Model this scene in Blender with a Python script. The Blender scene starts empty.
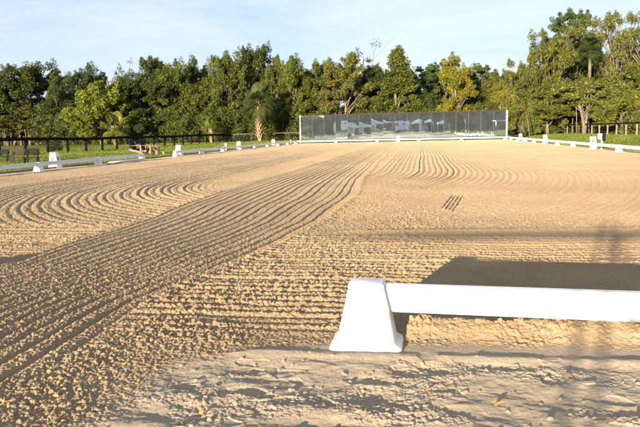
import bpy, math, random
import numpy as np
from mathutils import Vector, Matrix
R = math.radians
scn = bpy.context.scene
col = scn.collection
SUN_AZ, SUN_EL = 16.0, 7.6          # light travels towards +x,+y at this azimuth from +y

# ---------------------------------------------------------------- materials
def new_mat(name):
    m = bpy.data.materials.new(name); m.use_nodes = True
    nt = m.node_tree; nt.nodes.clear()
    out = nt.nodes.new('ShaderNodeOutputMaterial')
    return m, nt, out
def N(nt, t, **kw):
    n = nt.nodes.new('ShaderNode' + t)
    for k, v in kw.items():
        if k in n.inputs.keys() if isinstance(k, str) else False: n.inputs[k].default_value = v
        else: setattr(n, k, v)
    return n
def L(nt, a, b): nt.links.new(a, b)
def noise(nt, scale, detail=4, rough=.6, vec=None, dist=0):
    n = nt.nodes.new('ShaderNodeTexNoise'); n.inputs['Scale'].default_value = scale
    n.inputs['Detail'].default_value = detail; n.inputs['Roughness'].default_value = rough
    n.inputs['Distortion'].default_value = dist
    if vec is not None: L(nt, vec, n.inputs['Vector'])
    return n
def ramp(nt, fac, stops):
    r = nt.nodes.new('ShaderNodeValToRGB')
    e = r.color_ramp.elements
    while len(e) < len(stops): e.new(.5)
    for i, (p, c) in enumerate(stops):
        e[i].position = p; e[i].color = (*c, 1) if len(c) == 3 else c
    L(nt, fac, r.inputs['Fac']); return r
def pos(nt):
    return nt.nodes.new('ShaderNodeNewGeometry').outputs['Position']
def simple(name, c, rough=.5, var=.15, scale=6, bump=.0, metal=0, spec=.5, bscale=40, coord='Object'):
    m, nt, out = new_mat(name)
    p = nt.nodes.new('ShaderNodeBsdfPrincipled'); L(nt, p.outputs[0], out.inputs[0])
    tc = nt.nodes.new('ShaderNodeTexCoord')
    n = noise(nt, scale, 5, .6, tc.outputs[coord])
    lo = tuple(max(0, v*(1-var)) for v in c); hi = tuple(min(1, v*(1+var)) for v in c)
    r = ramp(nt, n.outputs['Fac'], [(.3, lo), (.7, hi)])
    L(nt, r.outputs[0], p.inputs['Base Color'])
    p.inputs['Roughness'].default_value = rough; p.inputs['Metallic'].default_value = metal
    p.inputs['Specular IOR Level'].default_value = spec
    if bump:
        b = nt.nodes.new('ShaderNodeBump'); b.inputs['Strength'].default_value = bump; b.inputs['Distance'].default_value = .01
        n2 = noise(nt, bscale, 4, .6, tc.outputs[coord]); L(nt, n2.outputs['Fac'], b.inputs['Height']); L(nt, b.outputs[0], p.inputs['Normal'])
    return m
M = {}
def mat_plastic():
    m, nt, out = new_mat('white_plastic')
    p = nt.nodes.new('ShaderNodeBsdfPrincipled'); L(nt, p.outputs[0], out.inputs[0])
    tc = nt.nodes.new('ShaderNodeTexCoord'); g = pos(nt)
    n = noise(nt, 3.1, 6, .65, g)
    r = ramp(nt, n.outputs['Fac'], [(.3, (.66, .67, .68)), (.75, (.74, .745, .74))])
    # dust splashed on the lowest few centimetres
    sx = nt.nodes.new('ShaderNodeSeparateXYZ'); L(nt, g, sx.inputs[0])
    mr = nt.nodes.new('ShaderNodeMapRange'); mr.inputs[1].default_value = .005; mr.inputs[2].default_value = .07
    mr.inputs[3].default_value = .62; mr.inputs[4].default_value = 0
    L(nt, sx.outputs['Z'], mr.inputs[0])
    n2 = noise(nt, 38, 5, .7, g)
    mu = nt.nodes.new('ShaderNodeMath'); mu.operation = 'MULTIPLY'; mu.use_clamp = True
    L(nt, mr.outputs[0], mu.inputs[0]); 
    r2 = ramp(nt, n2.outputs['Fac'], [(.40, (0, 0, 0)), (.68, (1, 1, 1))]); L(nt, r2.outputs[0], mu.inputs[1])
    mx = nt.nodes.new('ShaderNodeMixRGB'); L(nt, mu.outputs[0], mx.inputs[0]); L(nt, r.outputs[0], mx.inputs[1]); mx.inputs[2].default_value = (.47, .36, .23, 1)
    L(nt, mx.outputs[0], p.inputs['Base Color'])
    p.inputs['Roughness'].default_value = .38
    b = nt.nodes.new('ShaderNodeBump'); b.inputs['Strength'].default_value = .12; b.inputs['Distance'].default_value = .004
    n3 = noise(nt, 9, 3, .5, g); L(nt, n3.outputs['Fac'], b.inputs['Height']); L(nt, b.outputs[0], p.inputs['Normal'])
    return m
M['plastic'] = mat_plastic()
M['letter'] = simple('letter_paint', (.03, .03, .035), .6)
M['blackfence'] = simple('black_fence_paint', (.007, .0065, .0065), .8, .3, spec=.1)
M['oldfence'] = simple('weathered_fence_wood', (.075, .058, .044), .8, .35, 3)
M['tanpost'] = simple('tan_post_wood', (.22, .165, .115), .8, .3, 3)
M['wire'] = simple('fence_wire', (.03, .03, .03), .6)
M['navy'] = simple('navy_paint', (.008, .011, .03), .6, spec=.15)
M['teak'] = simple('tan_wood', (.19, .12, .075), .6, .25)
M['brown'] = simple('brown_wood', (.040, .028, .022), .7, .3, spec=.15)
M['black'] = simple('black_paint', (.006, .006, .006), .6, spec=.12)
M['whitepaint'] = simple('white_paint', (.75, .75, .73), .5, .06)
M['redbrown'] = simple('red_brown_paint', (.30, .13, .08), .6)
M['steel'] = simple('galvanised_steel', (.55, .56, .58), .4, .1, metal=.7)
M['shadecanvas'] = simple('blue_shade_canvas', (.50, .58, .72), .7, .1, 1)  # bluish shade on backlit white tents and trailer, put into the base colour
M['whitecanvas'] = simple('white_canvas', (.80, .80, .80), .7, .06, 1)
M['red'] = simple('red_car_paint', (.22, .02, .02), .4)
M['glassdark'] = simple('dark_glass', (.02, .025, .03), .1)
M['rubber'] = simple('black_rubber', (.02, .02, .02), .8)
M['leafdry'] = simple('dry_leaf', (.50, .28, .05), .6, .3, 60)
M['chip'] = simple('bleached_wood', (.30, .24, .17), .8, .25, 30, .4)
M['weed'] = simple('weed_leaf', (.07, .10, .025), .6, .3, 60)
M['edging'] = simple('grey_edging', (.16, .14, .12), .8, .3, 8)

def mat_mirror():
    m, nt, out = new_mat('mirror_glass')
    p = nt.nodes.new('ShaderNodeBsdfPrincipled'); L(nt, p.outputs[0], out.inputs[0])
    p.inputs['Metallic'].default_value = 1; p.inputs['Base Color'].default_value = (.88, .93, .94, 1)
    p.inputs['Roughness'].default_value = .012
    b = nt.nodes.new('ShaderNodeBump'); b.inputs['Strength'].default_value = .25; b.inputs['Distance'].default_value = .012
    n3 = noise(nt, .9, 1, .4, pos(nt)); L(nt, n3.outputs['Fac'], b.inputs['Height']); L(nt, b.outputs[0], p.inputs['Normal'])
    df = nt.nodes.new('ShaderNodeBsdfDiffuse'); df.inputs[0].default_value = (.27, .33, .36, 1); mm = nt.nodes.new('ShaderNodeMixShader')
    nd = noise(nt, .8, 5, .6, pos(nt)); rd_ = ramp(nt, nd.outputs['Fac'], [(.3, (.07,)*3), (.7, (.13,)*3)]); L(nt, rd_.outputs[0], mm.inputs[0])
    L(nt, p.outputs[0], mm.inputs[1]); L(nt, df.outputs[0], mm.inputs[2]); L(nt, mm.outputs[0], out.inputs[0])
    return m
M['mirror'] = mat_mirror()

def mat_sand():
    m, nt, out = new_mat('arena_sand')
    p = nt.nodes.new('ShaderNodeBsdfPrincipled'); L(nt, p.outputs[0], out.inputs[0])
    g = pos(nt)
    a = nt.nodes.new('ShaderNodeAttribute'); a.attribute_name = 'packed'
    n1 = noise(nt, .45, 7, .68, g, .5); n2 = noise(nt, 70, 5, .7, g)
    base = ramp(nt, n1.outputs['Fac'], [(.28, (.32, .228, .132)), (.5, (.375, .272, .160)), (.72, (.435, .322, .197))])
    packed = ramp(nt, n1.outputs['Fac'], [(.3, (.375, .30, .215)), (.7, (.46, .38, .285))])
    mx = nt.nodes.new('ShaderNodeMixRGB'); L(nt, a.outputs['Fac'], mx.inputs[0]); L(nt, base.outputs[0], mx.inputs[1]); L(nt, packed.outputs[0], mx.inputs[2])
    sp = ramp(nt, n2.outputs['Fac'], [(.30, (.72, .70, .68)), (.52, (1, 1, 1)), (.75, (1.12, 1.12, 1.1))])
    mu = nt.nodes.new('ShaderNodeMixRGB'); mu.blend_type = 'MULTIPLY'; mu.inputs[0].default_value = .8
    L(nt, mx.outputs[0], mu.inputs[1]); L(nt, sp.outputs[0], mu.inputs[2])
    L(nt, mu.outputs[0], p.inputs['Base Color'])
    p.inputs['Roughness'].default_value = .95; p.inputs['Specular IOR Level'].default_value = .3; p.inputs['Roughness'].default_value = .75
    if 'Diffuse Roughness' in p.inputs: p.inputs['Diffuse Roughness'].default_value = 1.0
    b = nt.nodes.new('ShaderNodeBump'); b.inputs['Strength'].default_value = 1.0; b.inputs['Distance'].default_value = .015
    n3 = noise(nt, 75, 5, .8, g); L(nt, n3.outputs['Fac'], b.inputs['Height'])
    L(nt, b.outputs[0], p.inputs['Normal'])
    return m
M['sand'] = mat_sand()

def mat_grass_ground():
    m, nt, out = new_mat('grass_ground')
    p = nt.nodes.new('ShaderNodeBsdfPrincipled'); L(nt, p.outputs[0], out.inputs[0])
    g = pos(nt)
    n1 = noise(nt, .22, 5, .6, g); n2 = noise(nt, 9, 5, .7, g)
    c1 = ramp(nt, n1.outputs['Fac'], [(.3, (.115, .155, .024)), (.55, (.165, .20, .03)), (.75, (.20, .20, .05))])
    c2 = ramp(nt, n2.outputs['Fac'], [(.3, (.6, .6, .6)), (.7, (1.15, 1.15, 1.1))])
    mu = nt.nodes.new('ShaderNodeMixRGB'); mu.blend_type = 'MULTIPLY'; mu.inputs[0].default_value = .8
    L(nt, c1.outputs[0], mu.inputs[1]); L(nt, c2.outputs[0], mu.inputs[2]); L(nt, mu.outputs[0], p.inputs['Base Color'])
    p.inputs['Roughness'].default_value = .9; p.inputs['Specular IOR Level'].default_value = .1
    b = nt.nodes.new('ShaderNodeBump'); b.inputs['Strength'].default_value = 1; b.inputs['Distance'].default_value = .12
    n3 = noise(nt, 6, 5, .8, g); L(nt, n3.outputs['Fac'], b.inputs['Height']); L(nt, b.outputs[0], p.inputs['Normal'])
    return m
M['grassground'] = mat_grass_ground()

def leaf_mat(name, c=None, trans=.3, var=.45):
    """c None: the colour comes from the object's own colour"""
    m, nt, out = new_mat(name)
    g = nt.nodes.new('ShaderNodeNewGeometry')
    if c is None:
        oi = nt.nodes.new('ShaderNodeObjectInfo'); csock = oi.outputs['Color']
    else:
        rg = nt.nodes.new('ShaderNodeRGB'); rg.outputs[0].default_value = (*c, 1); csock = rg.outputs[0]
    n1 = noise(nt, .7, 4, .6, g.outputs['Position'])
    r1 = ramp(nt, n1.outputs['Fac'], [(.32, (.60, .72, .62)), (.55, (1, 1, 1)), (.75, (1.6, 1.28, .75))])
    r2 = ramp(nt, g.outputs['Random Per Island'], [(0, (1-var,)*3), (1, (1+var, 1+var, 1+var*.6))])
    a = nt.nodes.new('ShaderNodeMixRGB'); a.blend_type = 'MULTIPLY'; a.inputs[0].default_value = 1
    b = nt.nodes.new('ShaderNodeMixRGB'); b.blend_type = 'MULTIPLY'; b.inputs[0].default_value = 1
    L(nt, csock, a.inputs[1]); L(nt, r1.outputs[0], a.inputs[2]); L(nt, a.outputs[0], b.inputs[1]); L(nt, r2.outputs[0], b.inputs[2])
    p = nt.nodes.new('ShaderNodeBsdfPrincipled'); p.inputs['Roughness'].default_value = .55; p.inputs['Specular IOR Level'].default_value = .3
    t = nt.nodes.new('ShaderNodeBsdfTranslucent'); mx = nt.nodes.new('ShaderNodeMixShader'); mx.inputs[0].default_value = trans
    L(nt, b.outputs[0], p.inputs['Base Color']); L(nt, b.outputs[0], t.inputs['Color'])
    L(nt, p.outputs[0], mx.inputs[1]); L(nt, t.outputs[0], mx.inputs[2]); L(nt, mx.outputs[0], out.inputs[0])
    return m
M['leaf'] = leaf_mat('foliage')
M['blade'] = leaf_mat('grass_blade', (.155, .185, .028), .3, .35)
M['moss'] = leaf_mat('hanging_moss', (.115, .115, .07), .25, .3)
M['bark'] = simple('bark', (.16, .125, .09), .9, .4, 2.5, .6, bscale=9)
M['palebark'] = simple('pale_bark', (.15, .12, .088), .9, .35, 2.5, .6, bscale=9)
M['palmboot'] = simple('palm_boots', (.33, .24, .14), .9, .45, 5, .6)

# ---------------------------------------------------------------- helpers
def tag(o, label=None, cat=None, group=None, kind=None):
    if label: o['label'] = label
    if cat: o['category'] = cat
    if group: o['group'] = group
    if kind: o['kind'] = kind
    return o
def link(o, parent=None):
    col.objects.link(o)
    if parent: o.parent = parent
    return o
def empty(name, loc=(0, 0, 0), rz=0):
    o = bpy.data.objects.new(name, None); o.location = loc; o.rotation_euler = (0, 0, rz); return link(o)
class MB:
    def __init__(s): s.v = []; s.f = []
    def add(s, vs, fs):
        b = len(s.v); s.v += [tuple(v) for v in vs]; s.f += [tuple(i+b for i in f) for f in fs]; return s
    def box(s, c, d, rz=0, rx=0, ry=0):
        x, y, z = d[0]/2, d[1]/2, d[2]/2
        Rm = Matrix.Rotation(rz, 3, 'Z') @ Matrix.Rotation(ry, 3, 'Y') @ Matrix.Rotation(rx, 3, 'X')
        vs = [Vector(c) + Rm @ Vector((a*x, b*y, e*z)) for e in (-1, 1) for a, b in ((-1, -1), (1, -1), (1, 1), (-1, 1))]
        return s.add(vs, [(3, 2, 1, 0), (4, 5, 6, 7), (0, 1, 5, 4), (1, 2, 6, 5), (2, 3, 7, 6), (3, 0, 4, 7)])
    def tube(s, pts, rad, n=6):
        rings = []
        for i, p in enumerate(pts):
            p = Vector(p)
            a = Vector(pts[max(i-1, 0)]); b = Vector(pts[min(i+1, len(pts)-1)]); t = (b-a).normalized()
            u = t.orthogonal().normalized(); 
            ref = Vector((1, 0, 0)) if abs(t.x) < .9 else Vector((0, 1, 0))
            u = (ref - t*ref.dot(t)).normalized(); w = t.cross(u)
            r = rad[i] if hasattr(rad, '__len__') else rad
            rings.append([p + (u*math.cos(k*2*math.pi/n) + w*math.sin(k*2*math.pi/n))*r for k in range(n)])
        vs = [v for rg in rings for v in rg]; fs = []
        for i in range(len(rings)-1):
            for k in range(n): fs.append((i*n+k, i*n+(k+1) % n, (i+1)*n+(k+1) % n, (i+1)*n+k))
        fs.append(tuple(range(n-1, -1, -1))); fs.append(tuple((len(rings)-1)*n+k for k in range(n)))
        return s.add(vs, fs)
    def loft(s, rings):
        n = len(rings[0]); vs = [v for r in rings for v in r]; fs = []
        for i in range(len(rings)-1):
            for k in range(n): fs.append((i*n+k, i*n+(k+1) % n, (i+1)*n+(k+1) % n, (i+1)*n+k))
        fs.append(tuple(range(n-1, -1, -1))); fs.append(tuple((len(rings)-1)*n+k for k in range(n)))
        return s.add(vs, fs)
    def build(s, name, mat, parent=None, smooth=False, bevel=0, seg=2):
        me = bpy.data.meshes.new(name); me.from_pydata(s.v, [], s.f); me.materials.append(mat)
        if smooth: me.polygons.foreach_set('use_smooth', [True]*len(me.polygons))
        me.update()
        o = bpy.data.objects.new(name, me); link(o, parent)
        if bevel:
            b = o.modifiers.new('bevel', 'BEVEL'); b.width = bevel; b.segments = seg; b.limit_method = 'ANGLE'; b.angle_limit = R(30)
            if smooth is False: me.polygons.foreach_set('use_smooth', [True]*len(me.polygons))
            b.harden_normals = True
        return o
def copy_tree(o, parent=None):
    c = o.copy(); col.objects.link(c); c.parent = parent
    for ch in list(o.children):
        copy_tree(ch, c)
    return c
def np_mesh(name, verts, faces, mat, parent=None, smooth=False):
    """faces (n,k) array"""
    me = bpy.data.meshes.new(name); k = faces.shape[1]
    me.vertices.add(len(verts)); me.vertices.foreach_set('co', verts.astype(np.float32).ravel())
    me.loops.add(faces.size); me.loops.foreach_set('vertex_index', faces.astype(np.int32).ravel())
    me.polygons.add(len(faces)); me.polygons.foreach_set('loop_start', np.arange(0, faces.size, k, dtype=np.int32))
    if smooth: me.polygons.foreach_set('use_smooth', np.ones(len(faces), dtype=bool))
    me.update(calc_edges=True)
    me.materials.append(mat)
    o = bpy.data.objects.new(name, me); link(o, parent); return o

# ---------------------------------------------------------------- camera
CAM = Vector((2.278, -3.536, 1.035)); YAW, PIT, ROL, FPX = .156218, .123083, .0229145, 652.9
f = Vector((-math.sin(YAW)*math.cos(PIT), math.cos(YAW)*math.cos(PIT), -math.sin(PIT)))
r = Vector((math.cos(YAW), math.sin(YAW), 0)); u = r.cross(f)
r2 = r*math.cos(ROL) - u*math.sin(ROL); u2 = u*math.cos(ROL) + r*math.sin(ROL)
cam = bpy.data.cameras.new('camera'); co = bpy.data.objects.new('camera', cam); col.objects.link(co)
mw = Matrix((r2, u2, -f)).transposed().to_4x4(); mw.translation = CAM
co.matrix_world = mw
cam.sensor_width = 36; cam.lens = FPX/640*36; cam.clip_end = 3000; cam.clip_start = .05
scn.camera = co

def W(px, Y):
    """ground x at depth Y seen in photo column px"""
    return CAM.x + math.tan(math.atan((px-320)/FPX) - YAW)*(Y-CAM.y)
def hz(px, py, Y):
    x = W(px, Y); d = (x-CAM.x)*f.x/math.cos(PIT) + (Y-CAM.y)*f.y/math.cos(PIT)
    return CAM.z + ((132.75 - .0229*(px-320)) - py)/FPX*d

# ---------------------------------------------------------------- light
w = bpy.data.worlds.new('World'); scn.world = w; w.use_nodes = True
nt = w.node_tree; nt.nodes.clear()
wo = nt.nodes.new('ShaderNodeOutputWorld'); bg = nt.nodes.new('ShaderNodeBackground')
sky = nt.nodes.new('ShaderNodeTexSky'); sky.sky_type = 'NISHITA'; sky.sun_disc = False
sky.sun_elevation = R(SUN_EL); sky.sun_rotation = R(180 + SUN_AZ)
sky.altitude = 10; sky.air_density = 1.0; sky.dust_density = 1.0; sky.ozone_density = 4.0
tcw = nt.nodes.new('ShaderNodeTexCoord'); mpw = nt.nodes.new('ShaderNodeMapping'); mpw.inputs['Scale'].default_value = (1.2, 1.2, 7); mpw.inputs['Rotation'].default_value = (0, .25, .4)
L(nt, tcw.outputs['Generated'], mpw.inputs[0])
nw = noise(nt, 1.6, 6, .62, mpw.outputs[0], .6)
cw = ramp(nt, nw.outputs['Fac'], [(.34, (.42,)*3), (.70, (.72,)*3)])
mxw = nt.nodes.new('ShaderNodeMixRGB'); L(nt, cw.outputs[0], mxw.inputs[0]); L(nt, sky.outputs[0], mxw.inputs[1]); mxw.inputs[2].default_value = (5.3, 5.6, 6.0, 1)
L(nt, mxw.outputs[0], bg.inputs[0]); bg.inputs[1].default_value = .071; L(nt, bg.outputs[0], wo.inputs[0])
sl = bpy.data.lights.new('sun', 'SUN'); sl.energy = 5; sl.angle = R(.53); sl.color = (1, .84, .62)
so = bpy.data.objects.new('sun', sl); col.objects.link(so)
a, e = R(SUN_AZ), R(SUN_EL)
d = Vector((math.sin(a)*math.cos(e), math.cos(a)*math.cos(e), -math.sin(e)))
so.rotation_euler = d.to_track_quat('-Z', 'Y').to_euler(); so.location = (-10, -30, 20)
scn.view_settings.view_transform = 'Standard'; scn.view_settings.look = 'None'
scn.view_settings.exposure = 1.58; scn.view_settings.gamma = 1
scn.cycles.max_bounces = 6; scn.cycles.transparent_max_bounces = 4

# ---------------------------------------------------------------- noise
def table(seed): return np.random.default_rng(seed).random((256, 256)).astype(np.float32)
def vn(x, y, seed):
    T = table(seed); xi = np.floor(x); yi = np.floor(y)
    fx = (x-xi).astype(np.float32); fy = (y-yi).astype(np.float32)
    xi = xi.astype(np.int32) & 255; yi = yi.astype(np.int32) & 255; x1 = (xi+1) & 255; y1 = (yi+1) & 255
    fx = fx*fx*(3-2*fx); fy = fy*fy*(3-2*fy)
    return (T[xi, yi]*(1-fx) + T[x1, yi]*fx)*(1-fy) + (T[xi, y1]*(1-fx) + T[x1, y1]*fx)*fy
def fbm(x, y, seed, o=4, g=.5):
    s = 0; am = 1; t = 0
    for i in range(o):
        s = s + am*vn(x*2**i*1.03 + i*7.3, y*2**i + i*3.1, seed+i); t += am; am *= g
    return s/t
def clods(x, y, s, seed, prob=.8, rmin=.35, rmax=.85):
    A, B, C = table(seed), table(seed+1), table(seed+2)
    gx = x/s; gy = y/s; xi = np.floor(gx).astype(np.int32); yi = np.floor(gy).astype(np.int32)
    h = np.zeros_like(x)
    for i in (-1, 0, 1):
        for j in (-1, 0, 1):
            cx = xi+i; cy = yi+j; m0 = cx & 255; m1 = cy & 255
            ra = C[m0, m1]; rr = rmin + (rmax-rmin)*ra*ra
            dd = ((gx-cx-A[m0, m1])**2 + (gy-cy-B[m0, m1])**2)/(rr*rr)
            hh = np.sqrt(np.clip(1-dd, 0, 1))*rr*(C[m1, m0] < prob)
            h = np.maximum(h, hh)
    return h     # 0..rmax, in cell units
def ss(x, a, b):
    t = np.clip((x-a)/(b-a), 0, 1); return t*t*(3-2*t)

def sand_height(x, y):
    x = x.astype(np.float32); y = y.astype(np.float32)
    w1 = fbm(x*.9, y*.9, 11, 3) - .5; w2 = fbm(x*5, y*5, 21, 3) - .5
    wl = fbm(x*.22, y*.13, 16, 2) - .5
    # ---- the straight drag path
    ys = [-4, -1.3, .3, 1.3, 2.8, 4, 7.2, 12, 20, 30, 64]
    Rx = np.interp(y, ys, [.75, .60, .54, .76, .96, 1.10, 1.10, .92, .70, .62, .60])
    Lx = np.interp(y, ys, [-1.9, -1.7, -1.35, -1.15, -1.14, -1.16, -1.27, -1.36, -1.3, -1.2, -1.1])
    u = (x + wl*.35 + w1*.03 + w2*.014 - Lx)/(Rx-Lx)
    mA = ss(u, -.03, .01)*(1-ss(u, .985, 1.03))*ss(y, -1.9, -.5)
    NF = 17; ph = u*NF + .5*vn(u*6, y*.12, 19); k = np.floor(ph).astype(np.int32)
    amp = (.35+.65*np.random.default_rng(46).random(40))[np.clip(k+3, 0, 39)]
    fr = ph - k
    gw = .125 + .04*(1-ss(y, 2, 6))
    prof = 1 - np.exp(-((fr-.45)/gw)**2) + .12*np.exp(-((fr-.70)/.08)**2)      # narrow groove with a thrown-up lip
    hA = (prof-.75)*(.025+.010*(1-ss(y,2,6))+.016*(1-ss(y,.6,2)))*np.maximum(amp, .55*(1-ss(y, .6, 2)))*(1-.35*ss(y, 12, 35)) + .012*(u-.5)*0
    # ---- left turning loops
    def loops(cx, cy, kk, sgn, NR, sp, seed, r0, r1, w):
        X = x-cx + w*wl; Y = np.minimum(y-cy, 0)
        rho0 = np.sqrt(X*X + (.45*Y)**2); kf = kk[0] + kk[1]*rho0
        rho = np.sqrt(X*X + (kf*Y)**2) + w2*.014*(1-.7*ss(y, 7, 14))
        side = ss(X*sgn, -.35, .25)
        ph = rho/sp; k = np.floor(ph).astype(np.int32); fr = ph-k
        am = np.random.default_rng(seed).random(200)
        am = (.38 + .75*am**1.5)[np.clip(k, 0, 199)]
        pr = .5 - np.exp(-((fr-.42)/.20)**2) + .14*np.exp(-((fr-.80)/.17)**2)
        return pr*am, side*ss(rho, r0, r0+(.9 if sgn < 0 else .15))*(1-ss(rho, r1, r1+.4)), rho
    hL, mL, rhoL = loops(.3, 11, (.60, .02), -1, 0, .135, 5, 2.2, 7.0, .15)
    hR, mR, rhoR = loops(.15, 14, (.15, .068), 1, 0, .145, 8, .9, 7.6, .12)
    mL = mL*ss(y + w1*1.2, 3.1, 4.2); mR = mR*ss(y + w1*1.5 - .12*x, 3.4, 4.9)
    fadeR = 1 - .45*ss(x, 2.8, 6.0)
    far = 1 - .45*ss(y, 14, 40)
    hL = hL*.019*far; hR = hR*.027*fadeR*far
    # ---- cross ripples near the entrance
    rp = (y + .05*w1 + .022*w2 + .01*x)/.115; kr = np.floor(rp).astype(np.int32)
    ra = np.random.default_rng(3).random(300)[np.clip(kr+40, 0, 299)]**1.5
    mX = (1-ss(y + .12*w1, 2.75, 3.0 )) * ss(y, -.45, .0)
    mX = np.maximum(mX, (1-ss(y + .5*w1, 3.4, 4.4))*ss(y, -.3, .2)*ss(-x, 1.1, 1.3))
    fr = rp-kr
    hX = (np.where(fr < .6, ss(fr, 0, .6), 1-ss(fr, .62, 1.0))-.5)*(.008 + .016*ra)
    # second harrow set
    h = w1*.03
    b = 1-mA
    h = h + mA*hA + b*(mX*hX + mL*hL + (1-mL)*mR*hR)
    h = h + .014*np.exp(-((u-1.02)/.03)**2)*ss(y, -.2, .8)
    # ridge where the two raking directions meet
    h = h + b*.020*np.exp(-((y - 3.05 - .06*x + .25*w1)/.12)**2)*ss(x, 1.0, 1.5)
    # light drag trail and the scuffed marks beside it
    tr = np.abs((x-1.1) - (y-2.65)*.386)/.16
    trm = np.exp(-tr**2)*ss(y, 2.6, 3.2)*(1-ss(y, 6.8, 7.2)); 
    sx = x - 2.62 - (y-5.1)*.13 ; sm = (1-ss(np.abs(sx), .09, .13))*ss(y + 2.2*sx, 4.95, 5.35)*(1-ss(y, 6.6, 7.3))
    h = h*(1-.6*trm) - sm*(.5+.5*np.sin(sx*2*math.pi/.055))*.024*(.6+.8*fbm(x*9, y*2.2, 151, 2))
    # ---- packed track in front of the rails
    edge = np.interp(y, [-3, -1.45, -1.1, -.75, -.55, -.45, 0], [1.15, 1.05, 1.1, 1.22, 1.5, 1.85, 1.9])
    mF = ss(x + .5*w1 + .35*w2 - edge, -.18, .12)*(1-ss(y + .10*w2, -.50, -.36))
    mF = np.maximum(mF, (1-ss(y, -3.6, -2.8)))
    mF = np.maximum(mF, ss(x, 3.0, 3.6)*(1-ss(y, -.5, -.36)))
    out = ss(np.abs(x), 9.9, 10.2); mF2 = np.maximum(mF, out*.6)
    rough = 1-mF
    # clods
    wob = w2*.4
    lft = (1-ss(x - .25*y, .9, 1.9))*(1-ss(y, 5, 10))
    near = (1-ss(y, 2.7, 3.3))
    jx = (vn(x*110, y*110, 141)-.5)*.012 + (vn(x*240, y*240, 142)-.5)*.005; jy = (vn(x*110, y*110, 143)-.5)*.012 + (vn(x*240, y*240, 144)-.5)*.005
    c1 = clods(x + jx, y + jy, .019, 31)*.019
    c2 = clods(x + jx*.6 + 3, y + jy*.6 + 5, .0125, 41, .85)*.0125
    c3 = clods(x + 1.6*jx + 1.3, y + 1.6*jy + 2.2, .033, 51, .42)*.033
    c1a = rough*(.34 + .38*near + .25*lft)*(1-.6*trm)*(1-mA*(.45+.45*ss(y, .8, 2.4))*np.clip(1.2-.5*prof, .5, 1))*.85
    gate = ss(fbm(x*3.1, y*3.1, 61, 3), .40, .60)
    h = h + c1*c1a*(.35+.65*gate) + c2*(.40*rough*(1+.2*mA*(1-ss(y, 1, 3)) - .35*mA*ss(y, 1, 3)) + .35*lft + .10) + c3*rough*(.08 + .12*near*gate*(1-.6*mA))*(1-.6*mA)*(.4+.6*near)
    c4 = clods(x + 1.5*jx + 6, y + 1.5*jy + 1, .040, 191, .55, .22, .6)*.040
    h = h + c4*rough*ss(y, 2.6, 3.6)*(.42 - .22*mA)*(1-.7*trm)*(.5 + .8*fbm(x*1.3, y*.6, 195, 3))
    # berm of loose sand under the front rail
    bm = np.exp(-((y + .22 + .05*w1)/.10)**2)*ss(np.abs(x-.12), 1.88, 2.08)
    h = h + bm*(.045 + .04*fbm(x*4, y*4, 71, 2)) + bm*c3*.35
    h = h - .03*np.exp(-((y + .03)/.07)**2)*ss(np.abs(x-.12), 1.88, 2.08)
    # track undulations: long shallow wheel and hoof ridges, running roughly along x
    rg = fbm(x*.55 + .4*w1, y*3.6 + x*.5, 81, 3); rd = 1-np.abs(2*rg-1)
    rg2 = fbm(x*2.6, y*6.5, 91, 4); 
    hF = (rd-.8)*.015 + (rg2-.5)*.014 + (fbm(x*11, y*15, 95, 3)-.5)*.016
    hoof = clods(x*.55, y, .17, 101, .28, .3, .55)*.17
    hF = hF - hoof*.10
    sc = ss(fbm(x*2.2, y*4, 111, 3), .56, .68)
    hF = hF + c1*sc*.14 + c2*sc*.35
    grit = clods(x + jx*.5, y + jy*.5 + 9, .05, 161, .035, .08, .2)*.05; cr = clods(x + jx + 4, y + jy, .020, 171, .035, .25, .6)*.020
    prt = clods(x*.8 + .3*w2, y*1.05, .13, 181, .30, .32, .5)*.13; ring = np.exp(-((prt-.018)/.007)**2)
    hF = hF + grit*.8 + cr*.8 - .11*prt + ring*.004
    hF = hF*ss(-y, .45, .75)
    h = h*(1-mF) + mF*(hF*1.0 + c2*.1 + .004)
    h = h + mF*.012*np.exp(-((y+.62)/.05)**2)
    return h, np.clip(mF2, 0, 1)

XW0, XW1 = -10.55, 10.7
def build_sand():
    ys = list(np.arange(-60, -3.5, 1.5)) + [-3.3, -2.9]
    y = -2.6
    while y < 62.3:
        ys.append(y); dd = max(y+3.54, 1.6)
        y += .00145*dd if dd < 22 else .0026*dd
    ys = np.array(ys); ys[-1] = 62.3
    nc = 1500; side = 14
    t = np.linspace(0, 1, nc)
    V = []; 
    dep = np.maximum(ys - CAM.y, .8)
    xl = np.clip(CAM.x - .74*dep - .8, XW0+.3, XW1-1.5); xr = np.clip(CAM.x + .37*dep + .7, XW0+2, XW1-.3)
    core = xl[:, None] + (xr-xl)[:, None]*t[None]
    tl = np.linspace(0, 1, side, endpoint=False)
    lft = XW0 + (xl-XW0)[:, None]*tl[None]; rgt = xr[:, None] + (XW1-xr)[:, None]*(1-tl[::-1])[None]
    X = np.concatenate([lft, core, rgt], 1); Y = np.repeat(ys[:, None], X.shape[1], 1)
    H, F = sand_height(X.ravel(), Y.ravel())
    # edge of the sheet stays just above the grass sheet
    V = np.stack([X.ravel(), Y.ravel(), H + .0], 1)
    nr, ncol = X.shape
    idx = np.arange(nr*ncol).reshape(nr, ncol)
    Fc = np.stack([idx[:-1, :-1].ravel(), idx[:-1, 1:].ravel(), idx[1:, 1:].ravel(), idx[1:, :-1].ravel()], 1)
    print('sand quads', len(Fc))
    o = np_mesh('arena_sand', V, Fc, M['sand'], smooth=True)
    at = o.data.attributes.new('packed', 'FLOAT', 'POINT'); at.data.foreach_set('value', F.astype(np.float32))
    tag(o, kind='structure')
    o['label'] = 'raked tan riding arena sand with long curved harrow furrows'
build_sand()
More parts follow.
